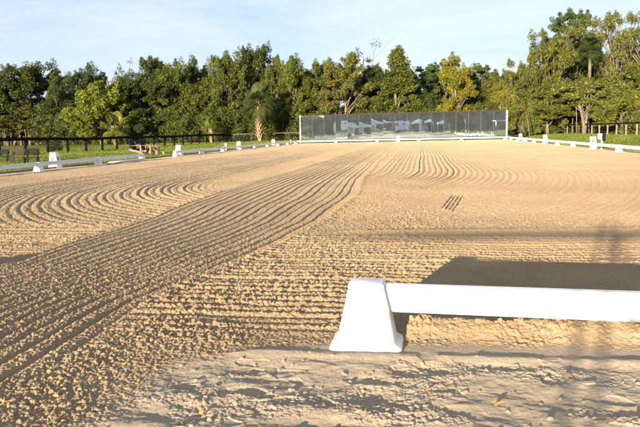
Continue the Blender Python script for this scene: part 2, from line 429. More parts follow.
def gh(x, y):
    h, _ = sand_height(np.array([x]), np.array([y])); return float(h[0])

# ---------------------------------------------------------------- terrain
def terrain_z(x, y):
    z = -.035 + .0*x
    z = z + .22*ss(x, 13, 20)*ss(y, 10, 40)
    z = z + (fbm(x*.06, y*.06, 201, 3)-.5)*.25*ss(np.abs(x), 13, 22)
    return z
def build_terrain():
    def axis(a, b, fine0, fine1, s):
        return np.array(sorted(set(list(np.arange(fine0, fine1, s)) + list(np.linspace(a, fine0, 14)) + list(np.linspace(fine1, b, 14)))))
    # four sheets round the arena would leave seams: one grid with a shallow dip under the sand
    xs = axis(-900, 900, -60, 60, 1.0); ys = axis(-900, 1500, -70, 130, 1.0)
    X, Y = np.meshgrid(xs, ys)
    Z = terrain_z(X.ravel(), Y.ravel())
    ins = (np.abs(X.ravel()) < 10.2)*(Y.ravel() < 61.5)*(Y.ravel() > -59.5)
    Z = Z - .30*ins
    idx = np.arange(X.size).reshape(X.shape)
    Fc = np.stack([idx[:-1, :-1].ravel(), idx[:-1, 1:].ravel(), idx[1:, 1:].ravel(), idx[1:, :-1].ravel()], 1)
    o = np_mesh('grass_field', np.stack([X.ravel(), Y.ravel(), Z], 1), Fc, M['grassground'], smooth=True)
    tag(o, 'green paddock grass around the arena', kind='structure')
build_terrain()
def tz(x, y): return float(terrain_z(np.array([float(x)]), np.array([float(y)]))[0])

def build_grass():
    rng = np.random.default_rng(77)
    regs = [(-10.6, -13, 8, 62, 80000), (-13, -26, 14, 92, 90000), (10.75, 12.5, 14, 62, 26000), (12.5, 22, 18, 90, 40000), (-10, 10.6, 62.4, 63.6, 6000), (-10.8, -10.35, 8, 62, 9000), (-32, -10.7, -40, 8, 26000), (10.9, 30, -40, 12, 22000), (10.5, 10.85, 14, 62, 7000), (-40, -26, 40, 100, 20000)]
    P = []
    for x0, x1, y0, y1, n in regs:
        yy = y0 + (y1-y0)*rng.random(n)**1.7
        P.append(np.stack([x0 + (x1-x0)*rng.random(n), yy], 1))
    P = np.concatenate(P); n = len(P)
    keep = fbm(P[:, 0]*.9, P[:, 1]*.9, 301, 3) > .36; P = P[keep]; n = len(P)
    z = terrain_z(P[:, 0], P[:, 1])
    h = (.03 + .055*rng.random(n)**2)*(1 + .35*(P[:, 1] > 40)); wd = .012 + .012*rng.random(n) + .00012*np.abs(P[:, 1]); bk = P[:, 1] < 6; h = np.where(bk, h*1.6, h); wd = np.where(bk, wd*2.6, wd)
    a = rng.random(n)*6.283; lean = (rng.random((n, 2))-.5)*.12
    b = np.stack([P[:, 0], P[:, 1], z-.01], 1); dx = np.stack([np.cos(a), np.sin(a), 0*a], 1)*wd[:, None]
    tip = b + np.stack([lean[:, 0], lean[:, 1], h], 1)
    V = np.stack([b-dx, b+dx, tip], 1).reshape(-1, 3)
    o = np_mesh('grass', V, np.arange(n*3).reshape(n, 3), M['blade'])
    tag(o, 'tufts of green grass along the arena edges and in the paddocks', 'grass', kind='stuff')
build_grass()

# ---------------------------------------------------------------- arena fence
def sqring(hw, hd, z, rc=.02, n=4, cx=0, cy=0):
    pts = []
    for qx, qy, a0 in ((1, 1, 0), (-1, 1, 90), (-1, -1, 180), (1, -1, 270)):
        for i in range(n+1):
            t = R(a0 + 90*i/n); pts.append((cx + qx*(hw-rc) + rc*math.cos(t), cy + qy*(hd-rc) + rc*math.sin(t), z))
    return pts
def block_mesh():
    m = MB()
    m.loft([sqring(.172, .150, .0, .03), sqring(.174, .152, .006, .03), sqring(.168, .147, .014, .03), sqring(.148, .128, .020, .03), sqring(.139, .118, .030, .03),
            sqring(.122, .103, .12, .028), sqring(.103, .088, .20, .026), sqring(.085, .074, .282, .024), sqring(.087, .076, .288, .024), sqring(.087, .076, .296, .024),
            sqring(.082, .071, .303, .022), sqring(.070, .060, .307, .018)])
    return m
def tall_mesh():
    m = MB()
    m.loft([sqring(.192, .192, 0, .03), sqring(.192, .192, .012, .03), sqring(.180, .180, .022, .03), sqring(.172, .172, .035, .03),
            sqring(.146, .146, .26, .028), sqring(.118, .118, .53, .026), sqring(.120, .120, .538, .024), sqring(.120, .120, .55, .024), sqring(.110, .110, .56, .02)])
    return m
block0 = None
def block(x, y, rz, label, group='low white blocks carrying the arena rails'):
    global block0
    if block0 is None:
        block0 = block_mesh().build('rail_block', M['plastic'], smooth=True)
        md = block0.modifiers.new('es', 'EDGE_SPLIT'); md.split_angle = R(50)
        o = block0
    else:
        o = block0.copy(); col.objects.link(o)
    o.location = (x, y, -.008 + (.012 if y < 1 else 0)); o.rotation_euler = (0, 0, rz + random.uniform(-.02, .02))
    return tag(o, label, 'rail block', group)
def rail_mesh(Ln):
    """extruded hollow board with small lips, along +x from 0 to Ln"""
    prof = [(-.022, .165), (.022, .165), (.0245, .172), (.0245, .178), (.022, .184), (.022, .280), (.0245, .286), (.0245, .292), (.020, .298), (-.020, .298), (-.0245, .292), (-.0245, .286), (-.022, .280), (-.022, .184), (-.0245, .178), (-.0245, .172)]
    n = 9; rings = []
    for i in range(n):
        t = i/(n-1); sag = -.006*math.sin(math.pi*t)
        rings.append([(t*Ln, p[0], p[1]+sag) for p in prof])
    m = MB(); m.loft(rings); return m
SP = 4.0
rail0 = None
def rail(x, y, rz, label, group='white boards of the low arena fence', dz=0, dy=0):
    global rail0
    if rail0 is None:
        rail0 = rail_mesh(SP-.012).build('rail', M['plastic'], smooth=True); o = rail0
        md = rail0.modifiers.new('es', 'EDGE_SPLIT'); md.split_angle = R(40)
    else:
        o = rail0.copy(); col.objects.link(o)
    o.location = (x, y, dz); o.rotation_euler = (0, dy, rz)
    return tag(o, label, 'fence rail', group)
random.seed(4)
# front side: entrance between x=-1.45 and x=2.0
FY = -.42
FX = 2.01
block(FX, FY, 0, 'big white plastic block in the foreground, at the open end of the front rail')
rail(FX+.02, FY+.015, -.068, 'long white board nearest the camera, crossing the lower right of the photo')
block(FX+4, FY-.25, 0, 'white block just outside the right edge, holding the far end of the nearest board')
rail(FX+4.02, FY-.25, 0, 'white board outside the frame running on to the right front corner')
block(-1.78, FY, 0, 'white block at the left side of the arena entrance, just out of view')
for k in range(2):
    rail(-1.80-4*(k+1), FY, 0, ['white board left of the entrance, casting the dark strip at the left edge', 'white board towards the left front corner of the arena'][k])
    block(-1.78-4*(k+1), FY, 0, ['white block one board left of the entrance', 'white block next to the left front corner'][k])
marks_l = {'V': 17.4, 'E': 27.9, 'S': 38.2, 'H': 49.2}
marks_r = {'B': 28.9, 'R': 41.0, 'M': 53.0, 'P': 17.4}
ordw = ['first', 'second', 'third', 'fourth', 'fifth']
def where(y, marks, side):
    before = [(v, k) for k, v in marks.items() if v <= y]
    if not before: return 'nearer the camera than the %s marker on the %s side' % (min((v, k) for k, v in marks.items())[1], side)
    v, k = max(before); n = sum(1 for q in range(0, 64, 4) if v < q <= y)
    return '%s beyond the %s marker on the %s side' % (ordw[max(n-1, 0)], k, side)
for k in range(3, 16):
    y = 4.0*k
    if k < 15:
        block(-10, y, R(90), ('low white block, %s' % where(y, marks_l, 'left')) if k > 3 else 'low white block at the left edge of the photo')
        block(10, y, R(90), 'low white block, %s' % where(y, marks_r, 'right') if k > 4 else 'low white block out of view on the right side, number %s from the front' % ordw[k])
        if k != 6:
            rail(-10, y+.005, R(90), 'board from the block %s' % where(y, marks_l, 'left') if k > 3 else 'white board cut by the left edge of the photo')
        rail(10, y+.005, R(90), 'sunlit board from the block %s' % where(y, marks_r, 'right') if k > 4 else 'sunlit white board out of view on the right side, number %s' % ordw[k])
block(-10, 60, R(45), 'low white block at the far left corner of the arena')
block(10, 60, R(45), 'low white block at the far right corner of the arena')
nm = ['leftmost', 'second from the left', 'third from the left', 'fourth from the left', 'rightmost']
for k in range(5):
    rail(-10+4*k, 60, 0, 'white board under the mirrors, %s of the five' % nm[k])
for k in range(4):
    block(-6+4*k, 60, 0, 'low white block under the mirrors, %s of four between the corners' % ['leftmost', 'second from left', 'third from left', 'rightmost'][k])
# loose white pole lying beside the boards, and edging
o = MB().tube([(0, 0, 0), (3.9, 0, 0)], .045, 12).build('ground_pole', M['plastic'], smooth=True)
o.location = (-9.62, 20.0, .06); o.rotation_euler = (0, 0, R(94)); tag(o, 'loose white pole lying on the sand below the left boards', 'pole')
m = MB()
for k in range(24): m.box((0, 1.0+k*2.5, 0), (.04, 2.49, .10))
o = m.build('edging_board', M['edging']); o.location = (-10.42, 1, .015); tag(o, 'low grey edging strip between the sand and the left grass', 'edging')

# markers with letters
def text_mesh(ch, size):
    c = bpy.data.curves.new('t', 'FONT'); c.body = ch; c.size = size; c.extrude = .002; c.align_x = 'CENTER'; c.align_y = 'CENTER'; c.offset = .006
    t = bpy.data.objects.new('t', c); col.objects.link(t)
    bpy.context.view_layer.update()
    me = bpy.data.meshes.new_from_object(t.evaluated_get(bpy.context.evaluated_depsgraph_get()))
    col.objects.unlink(t); bpy.data.objects.remove(t); me.materials.clear(); me.materials.append(M['letter']); me.name = 'letter'
    return me
tall0 = tall_mesh().build('body', M['plastic'], smooth=True); md = tall0.modifiers.new('es', 'EDGE_SPLIT'); md.split_angle = R(50)
first = [True]
def yat(px, x): return CAM.y + (x-CAM.x)/math.tan(math.atan((px-320)/FPX) - YAW)
def marker(ch, x, y, desc):
    if y > 100: y = yat(y/1000, x)
    t = empty('letter_marker', (x, y, tz(x, y)+.03 if abs(x) > 10 or y > 61 else 0), random.uniform(-.04, .04))
    if first[0]: b = tall0; first[0] = False
    else: b = tall0.copy(); col.objects.link(b)
    b.parent = t; b.name = 'body'
    me = text_mesh(ch, .25)
    tilt = math.atan((.172-.118)/.495)
    for ang in (0, 90 if x < 0 else -90):
        l = bpy.data.objects.new('letter', me); link(l, t)
        dd = .172 - (.32-.035)*math.tan(tilt) + .004
        A = R(ang); l.matrix_local = Matrix.Rotation(A, 4, 'Z') @ Matrix.Translation((0, -dd, .32)) @ Matrix.Rotation(R(90)-tilt, 4, 'X')
    tag(t, desc, 'arena marker', 'tall white letter markers around the arena')
marker('V', -10.55, 57000, 'tall white marker with letter V, nearest one on the left side')
marker('E', -10.5, 181000, 'tall white marker with letter E behind the gap in the left rails')
marker('S', -10.5, 241000, 'tall white marker with letter S, third along the left side')
marker('H', -10.5, 275500, 'tall white marker with letter H, farthest on the left side')
marker('B', 10.5, 593000, 'tall white marker with letter B, nearest one on the right side')
marker('R', 10.5, 545500, 'tall white marker with letter R, middle one on the right side')
marker('M', 10.5, 521000, 'tall white marker with letter M, farthest on the right side')
marker('C', 0, 60.6, 'white marker with letter C standing before the mirrors')

# ---------------------------------------------------------------- mirrors
def mirrors():
    t = empty('mirror_wall', (.2, 64, 0)); PW = 1.22; Z0, Z1 = .33, 2.77
    rng = random.Random(12)
    for i in range(17):
        cx = -10.37 + PW*(i+.5)
        m = MB(); m.box((0, 0, 0), (PW-.012, .012, Z1-Z0))
        p = m.build('mirror_panel', M['mirror'], t); p.location = (cx, 0, (Z0+Z1)/2)
        yaw = rng.gauss(0, .45); pitch = .13 + rng.gauss(0, .09)
        yaw = {4: 1.0, 5: .3, 6: -.6, 7: -1.0, 13: .8}.get(i, yaw)
        p.rotation_euler = (R(pitch), 0, R(yaw))
        if i:
            MB().box((-10.37+PW*i, -.022, (Z0+Z1)/2), (.012, .014, Z1-Z0)).build('joint_strip', M['edging'], t)
    MB().box((0, 0, Z1+.055), (20.80, .11, .10)).build('top_rail', M['brown'], t)
    MB().box((0, 0, Z0-.06), (20.80, .11, .11)).build('bottom_rail', M['black'], t)
    for sx in (-1, 1): MB().box((sx*10.43, -.01, 1.43), (.09+.03*sx, .13, 2.82)).build('end_post', M['steel'], t)
    for i in range(9):
        MB().box((-10.3+i*2.575, .12, 1.45), (.09, .09, 2.9)).build('back_post', M['brown'], t)
    m = MB(); m.box((0, .06, (Z0+Z1)/2), (20.7, .02, Z1-Z0)); m.build('backing_board', M['brown'], t)
    tag(t, 'long wall of mirror panels standing across the far end of the arena', 'mirror')
mirrors()

# ---------------------------------------------------------------- paddock fences
def fence(name, pts, step, postd, hgt, mat, label, lean=0, toph=.15, wire=True, ptop=0, group=None):
    t = empty(name, (pts[0][0], pts[0][1], tz(*pts[0]))); ox, oy, oz = t.location
    rng = random.Random(5)
    P = []
    for (a, b) in zip(pts[:-1], pts[1:]):
        Ls = math.dist(a, b); n = max(1, round(Ls/step))
        for i in range(n): P.append((a[0]+(b[0]-a[0])*i/n, a[1]+(b[1]-a[1])*i/n))
    P.append(pts[-1])
    Z = [tz(*p) for p in P]
    base = None
    top = MB(); wi = MB()
    for i, (p, z) in enumerate(zip(P, Z)):
        if base is None:
            base = MB().tube([(0, 0, -.3), (0, 0, hgt*.5), (0, 0, hgt+ptop)], [postd/2*1.05, postd/2, postd/2*.95], 8).build('post', mat, t, smooth=False); o = base
        else:
            o = base.copy(); col.objects.link(o); o.parent = t
        o.location = (p[0]-ox, p[1]-oy, z-oz); o.rotation_euler = (rng.gauss(0, .015)+lean, rng.gauss(0, .02), rng.random()*6)
        if i+1 < len(P):
            q = P[i+1]; zq = Z[i+1]
            d = Vector((q[0]-p[0], q[1]-p[1], zq-z)); nrm = Vector((-d.y, d.x, 0)).normalized()*(postd/2+.02)
            a = Vector((p[0]-ox, p[1]-oy, z-oz+hgt-toph/2-.01)) + nrm; b = a + d
            if toph > 0:
                tt = nrm.normalized()*.02; up = Vector((0, 0, toph/2)); dz = rng.gauss(0, .008)
                e = d.normalized()*.004
                vs = [a-tt-up+e, b-tt-up-e, b+tt-up-e, a+tt-up+e, a-tt+up+e, b-tt+up-e, b+tt+up-e, a+tt+up+e]
                top.add([v+Vector((0, 0, dz)) for v in vs], [(3, 2, 1, 0), (4, 5, 6, 7), (0, 1, 5, 4), (1, 2, 6, 5), (2, 3, 7, 6), (3, 0, 4, 7)])
            if wire:
                for hh in (.12, .28, .44, .62, .82):
                    aa = a.copy(); aa.z = z-oz+hh; bb = b.copy(); bb.z = zq-oz+hh
                    wi.tube([aa, bb], .004, 3)
                m = 8
                for j in range(m):
                    c = a.lerp(b, (j+.5)/m); c.z = z-oz+.1; c2 = c.copy(); c2.z = z-oz+.85
                    wi.tube([c, c2], .003, 3)
    if toph > 0: top.build('top_board', mat, t)
    if wire: wi.build('wire_mesh', M['wire'], t)
    tag(t, label, 'fence', group)
fence('paddock_fence', [(-26, 14), (-26, 92)], 2.85, .21, 1.2, M['blackfence'], 'black board and post fence along the left paddock', toph=.24)
fence('paddock_fence', [(-25.8, 92.3), (21.1, 88)], 3.0, .12, 1.2, M['oldfence'], 'weathered grey fence crossing behind the mirrors', toph=.12)
fence('paddock_fence', [(21.3, 87.6), (22.0, 20)], 3.05, .16, 1.12, M['tanpost'], 'fence of tan round posts under dark top rail on the right', toph=.0, ptop=.03, wire=True)
def toprail():
    m = MB()
    pts = [(21.32+ (22.0-21.32)*i/22 - .12, 87.6-67.6*i/22) for i in range(23)]
    m.tube([(x, y, tz(x, y)+1.12-.0) for x, y in pts], .075, 6)
    for o in col.objects:
        if o.get('label', '').startswith('fence of tan'):
            r_ = m.build('top_rail', M['black'], o); r_.location = -o.location
toprail()

# ---------------------------------------------------------------- furniture at the left
def garden_chair(loc, rz, label):
    t = empty('garden_chair', loc, rz); t.scale = (.96,)*3
    # faces +x; reclined back of slats
    for i in range(5):
        y = -.24+.12*i; h = .80-.05*abs(i-2)
        MB().box((-.30-.20, y, .36+h/2*.92), (.022, .10, h), ry=-.38).build('back_slat', M['navy'], t) if i in () else None
    m = MB()
    for i in range(5):
        y = -.22+.11*i; h = .78-.06*abs(i-2)
        c = Vector((-.26, y, .28)) + Vector((-math.sin(.40), 0, math.cos(.40)))*(h/2)
        m.box(c, (.022, .098, h), ry=-.40)
    m.build('backrest', M['navy'], t)
    m = MB()
    for i in range(5): m.box((-.20+.12*i, 0, .30+.02*i), (.10, .52, .022), ry=-.18)
    m.build('seat', M['navy'], t)
    for s in (-1, 1):
        MB().box((.06, s*.31, .56), (.74, .12, .025)).build('armrest', M['teak'], t)
        MB().box((.34, s*.30, .275), (.09, .03, .55)).build('leg', M['teak'], t)
        MB().box((-.05, s*.275, .22), (.95, .028, .11), ry=-.22+.44).build('leg', M['teak'], t)
    tag(t, label, 'chair', 'navy garden chairs on the left grass')
gx = W(141, 35); garden_chair((W(141, 34.0), 34.0, tz(-15, 34)), R(-8), 'navy slatted garden chair with tan arms, left of the pair behind the rails')
garden_chair((W(151, 34.6), 34.6, tz(-14, 34)), R(-12), 'navy slatted garden chair with tan arms, right of the pair behind the rails')
t = empty('side_table', (W(157.5, 34.2), 34.2, tz(-13, 34)), .3)
MB().box((0, 0, .46), (.55, .42, .03)).build('table_top', M['teak'], t)
for sx in (-1, 1):
    for sy in (-1, 1): MB().box((sx*.22, sy*.16, .222), (.05, .05, .444)).build('leg', M['brown'], t)
MB().box((0, 0, .16), (.46, .34, .02)).build('shelf', M['brown'], t)
tag(t, 'small tan table to the right of the two navy chairs', 'table')
t = empty('foot_stool', (W(162, 33.0), 33.0, tz(-13, 33)), .2)
MB().box((0, 0, .27), (.5, .4, .03), ry=.12).build('seat', M['navy'], t)
for sy in (-1, 1):
    MB().box((-.2, sy*.17, .13), (.05, .03, .26)).build('leg', M['teak'], t); MB().box((.2, sy*.17, .115), (.05, .03, .23)).build('leg', M['teak'], t)
tag(t, 'low navy foot stool in the grass by the chairs', 'stool')

def low_bench(px, Y, mat, label, wd, hgt):
    x = W(px, Y); t = empty('garden_bench', (x, Y, tz(x, Y)), R(22))
    m = MB()
    for i in range(4): m.box((0, .20, .36+i*(hgt-.36)/4+.035), (wd, .03, (hgt-.36)/4-.012), rx=-.12)
    m.build('backrest', mat, t)
    m = MB()
    for i in range(4): m.box((0, -.28+.13*i, .235), (wd+.12, .115, .03))
    m.build('seat', mat, t)
    for s in (-1, 1):
        MB().box((s*(wd/2-.08), .17, (hgt-.1)/2), (.07, .06, hgt-.1)).build('leg', mat, t)
        MB().box((s*(wd/2-.04), -.25, .11), (.07, .06, .22)).build('leg', mat, t)
    tag(t, label, 'bench', 'low slatted benches behind the left rails')
low_bench(20.5, 24.5, M['brown'], 'low weathered brown slatted bench beside the black one', .62, .62)
low_bench(34.5, 24.2, M['black'], 'low black slatted bench to the right of the brown one', .60, .66)
low_bench(5, 26, M['black'], 'dark slatted bench near the left edge of the photo', .62, .60)
x = W(1, 22.5); t = empty('small_sign', (x, 22.5, tz(x, 22.5)), R(20))
MB().box((0, 0, .32), (.035, .035, .64)).build('stake', M['black'], t); MB().box((0, -.03, .60), (.16, .012, .16)).build('plate', M['steel'], t)
tag(t, 'little grey plate on a stake at the left edge', 'sign')

def slim_post(px, Y, h, kind, label):
    x = W(px, Y); t = empty('marker_post', (x, Y, tz(x, Y)))
    MB().box((0, 0, h*.33), (.07, .07, h*.66)).build('post', M['whitepaint'], t)
    if kind == 'half':
        MB().box((-.09, 0, h*.86), (.16, .10, h*.34)).build('white_box', M['whitepaint'], t)
        MB().box((.075, 0, h*.80), (.14, .12, h*.46)).build('black_box', M['black'], t)
    elif kind == 'red':
        MB().box((0, 0, h*.77), (.20, .10, h*.2)).build('red_plate', M['redbrown'], t); MB().box((0, -.06, h*.70), (.12, .02, h*.1)).build('white_plate', M['whitepaint'], t)
        MB().box((0, 0, h*.93), (.05, .05, h*.14)).build('cap', M['black'], t)
    else:
        MB().box((0, 0, h*.80), (.14, .12, h*.34)).build('dark_box', M['black'], t)
    tag(t, label, 'post')
slim_post(228, 38, .62, 'red', 'short white post with a reddish plate left of the S marker')
slim_post(602, 27.3, .72, 'half', 'short white post with white and black boxes right of the B marker')
slim_post(527.5, 52, .50, 'dark', 'tiny white post with a dark box right of the M marker')
slim_post(292.5, 62.5, .70, 'plain', 'slim white post beside the left end of the mirrors')

# ---------------------------------------------------------------- trees
def leaves(C, Rr, n, size, rng, squash=.8, flat=0.3, droop=0):
    """leaf quads scattered in clumps: C (k,3) centres, Rr (k) radii"""
    k = len(C); idx = rng.integers(0, k, n)
    d = rng.normal(size=(n, 3)); d /= np.linalg.norm(d, axis=1)[:, None]
    rad = rng.random(n)**(1/2.2)
    p = C[idx] + d*(rad*Rr[idx])[:, None]*np.array([1, 1, squash])
    nn = d*.55 + rng.normal(size=(n, 3))*.6 + np.array([0, 0, flat]); nn /= np.linalg.norm(nn, axis=1)[:, None]
    t = rng.normal(size=(n, 3)); t -= nn*(t*nn).sum(1)[:, None]; t /= np.linalg.norm(t, axis=1)[:, None]
    b = np.cross(nn, t); s = size*(.6+.8*rng.random(n))[:, None]
    V = np.stack([p - t*s, p - b*s*.42 + t*s*.1, p + t*s, p + b*s*.42 + t*s*.1], 1).reshape(-1, 3)
    return V, np.arange(n*4).reshape(n, 4)
def envelope(kind, k, H, Wd, rng):
    C = []
    if kind in ('oak', 'broad', 'column'):
        nl = {'oak': 9, 'broad': 8, 'column': 9}[kind]; lob = []
        for i in range(nl):
            a = i*2.4 + rng.random(); q = (i+.5)/nl
            z = H*(.14 + .64*q + .06*rng.normal()); rr = Wd*(.27 if kind != 'column' else .20)*(1-.62*q**3)*(.7+.6*rng.random())
            rad = Wd*(.20+.09*rng.random()); lob.append((rr*math.cos(a), rr*math.sin(a), min(z, H-rad*.8), rad))
        while len(C) < k:
            lx, ly, lz, lr = lob[rng.integers(0, nl)]
            d = rng.normal(size=3); d /= np.linalg.norm(d); q = rng.random()**.45
            p = np.array([lx, ly, lz]) + d*lr*q*np.array([1, 1, .85])
            if p[2] > .25: C.append(p)
        C = np.array(C); C[:, 2] *= H*.955/C[:, 2].max()
        return C
    while len(C) < k:
        z = rng.random(); a = rng.random()*6.283; rr = rng.random()**.6
        if kind == 'oak': pr = math.sin(math.pi*min(1, (z*.92+.10)))**.55 if z > .05 else .75
        elif kind == 'broad': pr = math.sqrt(max(0, 1-(z-.35)**2/.46))
        elif kind == 'cone': pr = max(.08, (1-z)**.75)*1.05
        elif kind == 'column': pr = .75*(1-z**4)+.1
        elif kind == 'top': 
            if z < .55: continue
            pr = math.sqrt(max(0, 1-((z-.78)/.24)**2))
        elif kind == 'sparse': 
            if z < .35: continue
            pr = .3+.7*z
        else: pr = 1
        if kind in ('oak', 'broad') and rng.random() < .35: pr *= 1.12
        C.append((Wd/2*rr*pr*math.cos(a), Wd/2*rr*pr*math.sin(a), H*(.06+.86*z)))
    return np.array(C)
def tree_proto(name, kind, H, Wd, nclump, nleaf, size, seed, barkm, limbs=14, trunk=.22, rc=(.55, 1.05), moss=False, sq=.75, bare=0, forks=1):
    rng = np.random.default_rng(seed); rr = random.Random(seed)
    t = empty(name)
    C = envelope(kind, nclump, H, Wd, rng); Rr = rc[0] + (rc[1]-rc[0])*rng.random(nclump)
    C[:, 2] = np.minimum(C[:, 2], H-Rr*.5)
    V, F = leaves(C, Rr, nleaf, size, rng, sq)
    # fine outer sprays break the outline
    top = C + rng.normal(size=C.shape)*.25; out = (C - np.array([0, 0, H*.45])); out /= np.linalg.norm(out, axis=1)[:, None]
    V2, F2 = leaves(C + out*Rr[:, None]*.95, Rr*.45, nleaf//5, size*.8, rng, 1.0)
    V = np.concatenate([V, V2]); F = np.concatenate([F, F2+len(V)-len(V2)])
    cr = np_mesh('crown', V, F, M['leaf'], t)
    m = MB()
    for fk in range(forks):
        lx, ly = rr.uniform(-.05, .05)*H, rr.uniform(-.05, .05)*H
        if forks > 1: lx = (-1)**fk*H*.13; 
        zt = H*(.80 if kind in ('top', 'cone', 'sparse', 'column') else .62)
        tp = [(lx*(i/5)**1.3 + rr.uniform(-.08, .08)*(i > 0), ly*(i/5) + rr.uniform(-.08, .08)*(i > 0), -.2 + (zt+.2)*i/5) for i in range(6)]
        m.tube(tp, [trunk*(1-.75*i/5)*(1.25 if i == 0 else 1) for i in range(6)], 7)
        order = list(range(nclump)); rr.shuffle(order)
        for j in order[:limbs//forks]:
            c = C[j]; zb = min(max(.15*H, c[2]*rr.uniform(.35, .75)), zt*.97); q = zb/zt; k = min(int(q*5), 4)
            a = Vector(tp[k]).lerp(Vector(tp[k+1]), q*5-k); b = Vector(c)
            mid = a.lerp(b, .5) + Vector((rr.uniform(-.3, .3), rr.uniform(-.3, .3), rr.uniform(-.1, .5)))
            r0 = trunk*(.42-.2*q)
            m.tube([a, a.lerp(mid, .5)+Vector((0, 0, .05)), mid, b], [r0, r0*.8, r0*.6, r0*.22], 5)
            for s in range(bare):
                e2 = b + Vector((rr.gauss(0, 1), rr.gauss(0, 1), rr.uniform(-.2, 1.3)))*.75
                st = mid.lerp(b, rr.random()); m.tube([st, st.lerp(e2, .5)+Vector((rr.gauss(0, .1), rr.gauss(0, .1), .05)), e2], [r0*.35, r0*.2, .012], 4)
    m.build('trunk', barkm, t, smooth=True)
    if moss:
        n = 900; k = rng.integers(0, nclump, n)
        p = C[k] + rng.normal(size=(n, 3))*np.array([.35, .35, .15]) - np.array([0, 0, .3])
        ln = .35+.8*rng.random(n); a = rng.random(n)*3.14; dx = np.stack([np.cos(a), np.sin(a), 0*a], 1)*(.03+.045*rng.random(n))[:, None]
        ln = ln*.6; lo = p - np.stack([rng.normal(size=n)*.05, rng.normal(size=n)*.05, ln], 1)
        V = np.stack([p-dx, p+dx, lo+dx*.25, lo-dx*.25], 1).reshape(-1, 3)
        np_mesh('moss', V, np.arange(n*4).reshape(n, 4), M['moss'], t)
    return t
def palm_proto(H, seed, crownR=1.6, boots=True, nfr=26):
    t = empty('palm_tree'); rr = random.Random(seed)
    m = MB(); m.tube([(0, 0, -.2), (.03, 0, H*.4), (0, .02, H)], [.22, .19, .2], 10)
    tr = m.build('trunk', M['palmboot'] if boots else M['palebark'], t, smooth=True)
    if boots:
        b = MB()
        for i in range(130):
            z = H*(.05+.93*i/130); a = i*2.4
            d = Vector((math.cos(a), math.sin(a), 0)); s = Vector((-d.y, d.x, 0))*.09
            p = d*.18 + Vector((0, 0, z)); q = d*.56 + Vector((0, 0, z+.30))
            b.add([p-s, p+s, q+s*.5, q-s*.5, p-s+d*.05-Vector((0, 0, .05)), p+s+d*.05-Vector((0, 0, .05))], [(0, 1, 2, 3), (4, 5, 2, 3)])
        b.build('boots', M['palmboot'], tr)
    V = []; F = []
    for i in range(nfr):
        a = rr.random()*6.283; el = R(rr.uniform(-55, 80)); Ls = crownR*rr.uniform(.45, .6)
        d = Vector((math.cos(a)*math.cos(el), math.sin(a)*math.cos(el), math.sin(el)))
        hub = Vector((0, 0, H)) + d*Ls
        s = d.cross(Vector((0, 0, 1))).normalized(); n = s.cross(d).normalized()
        b0 = len(V)
        # stalk
        V += [Vector((0, 0, H-.05))-s*.015, Vector((0, 0, H-.05))+s*.015, hub+s*.012, hub-s*.012]; F.append((b0, b0+1, b0+2, b0+3))
        for j in range(22):
            an = R(-125 + 250*j/21); dd = (d*math.cos(an) + s*math.sin(an)).normalized()
            ln = crownR*.55*(1-.25*abs(an)/2.2); wv = dd.cross(n).normalized()*.055
            mid = hub + dd*ln*.6 + n*.03; tip = hub + dd*ln*.95 - Vector((0, 0, ln*.42))
            b1 = len(V); V += [hub, mid-wv, tip, mid+wv]; F.append((b1, b1+1, b1+2, b1+3))
    np_mesh('crown', np.array([tuple(v) for v in V]), np.array(F), M['leaf'], t)
    return t
P = {}
P['oakA'] = (tree_proto('oak_tree', 'oak', 11, 8, 150, 38000, .145, 1, M['bark']), 11, 8)
P['oakB'] = (tree_proto('oak_tree', 'broad', 11, 8, 140, 38000, .145, 2, M['bark']), 11, 8)
P['oakD'] = (tree_proto('oak_tree', 'oak', 12, 9, 160, 40000, .145, 41, M['bark'], limbs=12), 12, 9)
P['oakE'] = (tree_proto('laurel_tree', 'broad', 11, 8, 150, 38000, .14, 42, M['bark'], limbs=10, rc=(.6, 1.2)), 11, 8)
P['oakC'] = (tree_proto('oak_tree', 'column', 11, 6.5, 120, 34000, .14, 3, M['bark'], rc=(.6, 1.05)), 11, 6.5)
P['bush'] = (tree_proto('broadleaf_tree', 'broad', 7, 8, 130, 32000, .145, 4, M['palebark'], limbs=20, rc=(.5, .9)), 7, 8)
P['olive'] = (tree_proto('olive_green_tree', 'oak', 10, 7, 110, 26000, .125, 5, M['bark'], limbs=22, rc=(.45, .85), bare=1), 10, 7)
P['autumn'] = (tree_proto('autumn_tree', 'column', 10, 6.5, 120, 26000, .12, 6, M['palebark'], limbs=22, rc=(.4, .8)), 10, 6.5)
P['conifer'] = (tree_proto('conifer_tree', 'cone', 12, 6.5, 130, 30000, .125, 7, M['bark'], rc=(.4, .85)), 12, 6.5)
P['pine'] = (tree_proto('pine_tree', 'top', 14, 6.5, 34, 15000, .125, 8, M['bark'], limbs=16, rc=(.55, .95), sq=.55, trunk=.2), 14, 6.5)
P['mossy'] = (tree_proto('mossy_oak_tree', 'broad', 12, 10, 130, 32000, .125, 9, M['palebark'], limbs=44, rc=(.45, .85), moss=True, bare=2), 12, 10)
P['mossyB'] = (tree_proto('mossy_oak_tree', 'sparse', 14, 9, 85, 14000, .14, 10, M['palebark'], limbs=38, rc=(.4, .8), moss=True, bare=4, trunk=.26), 14, 9)
P['sparse'] = (tree_proto('sparse_tree', 'sparse', 14, 4.5, 14, 800, .12, 11, M['bark'], limbs=14, rc=(.35, .7), bare=4, trunk=.12), 14, 4.5)
P['forked'] = (tree_proto('forked_tree', 'top', 7, 6.5, 34, 6500, .15, 12, M['palebark'], limbs=16, rc=(.45, .8), forks=2, trunk=.2), 7, 6.5)
P['palmstout'] = (palm_proto(3.4, 13, 2.0, True, 34), 5.0, 4)
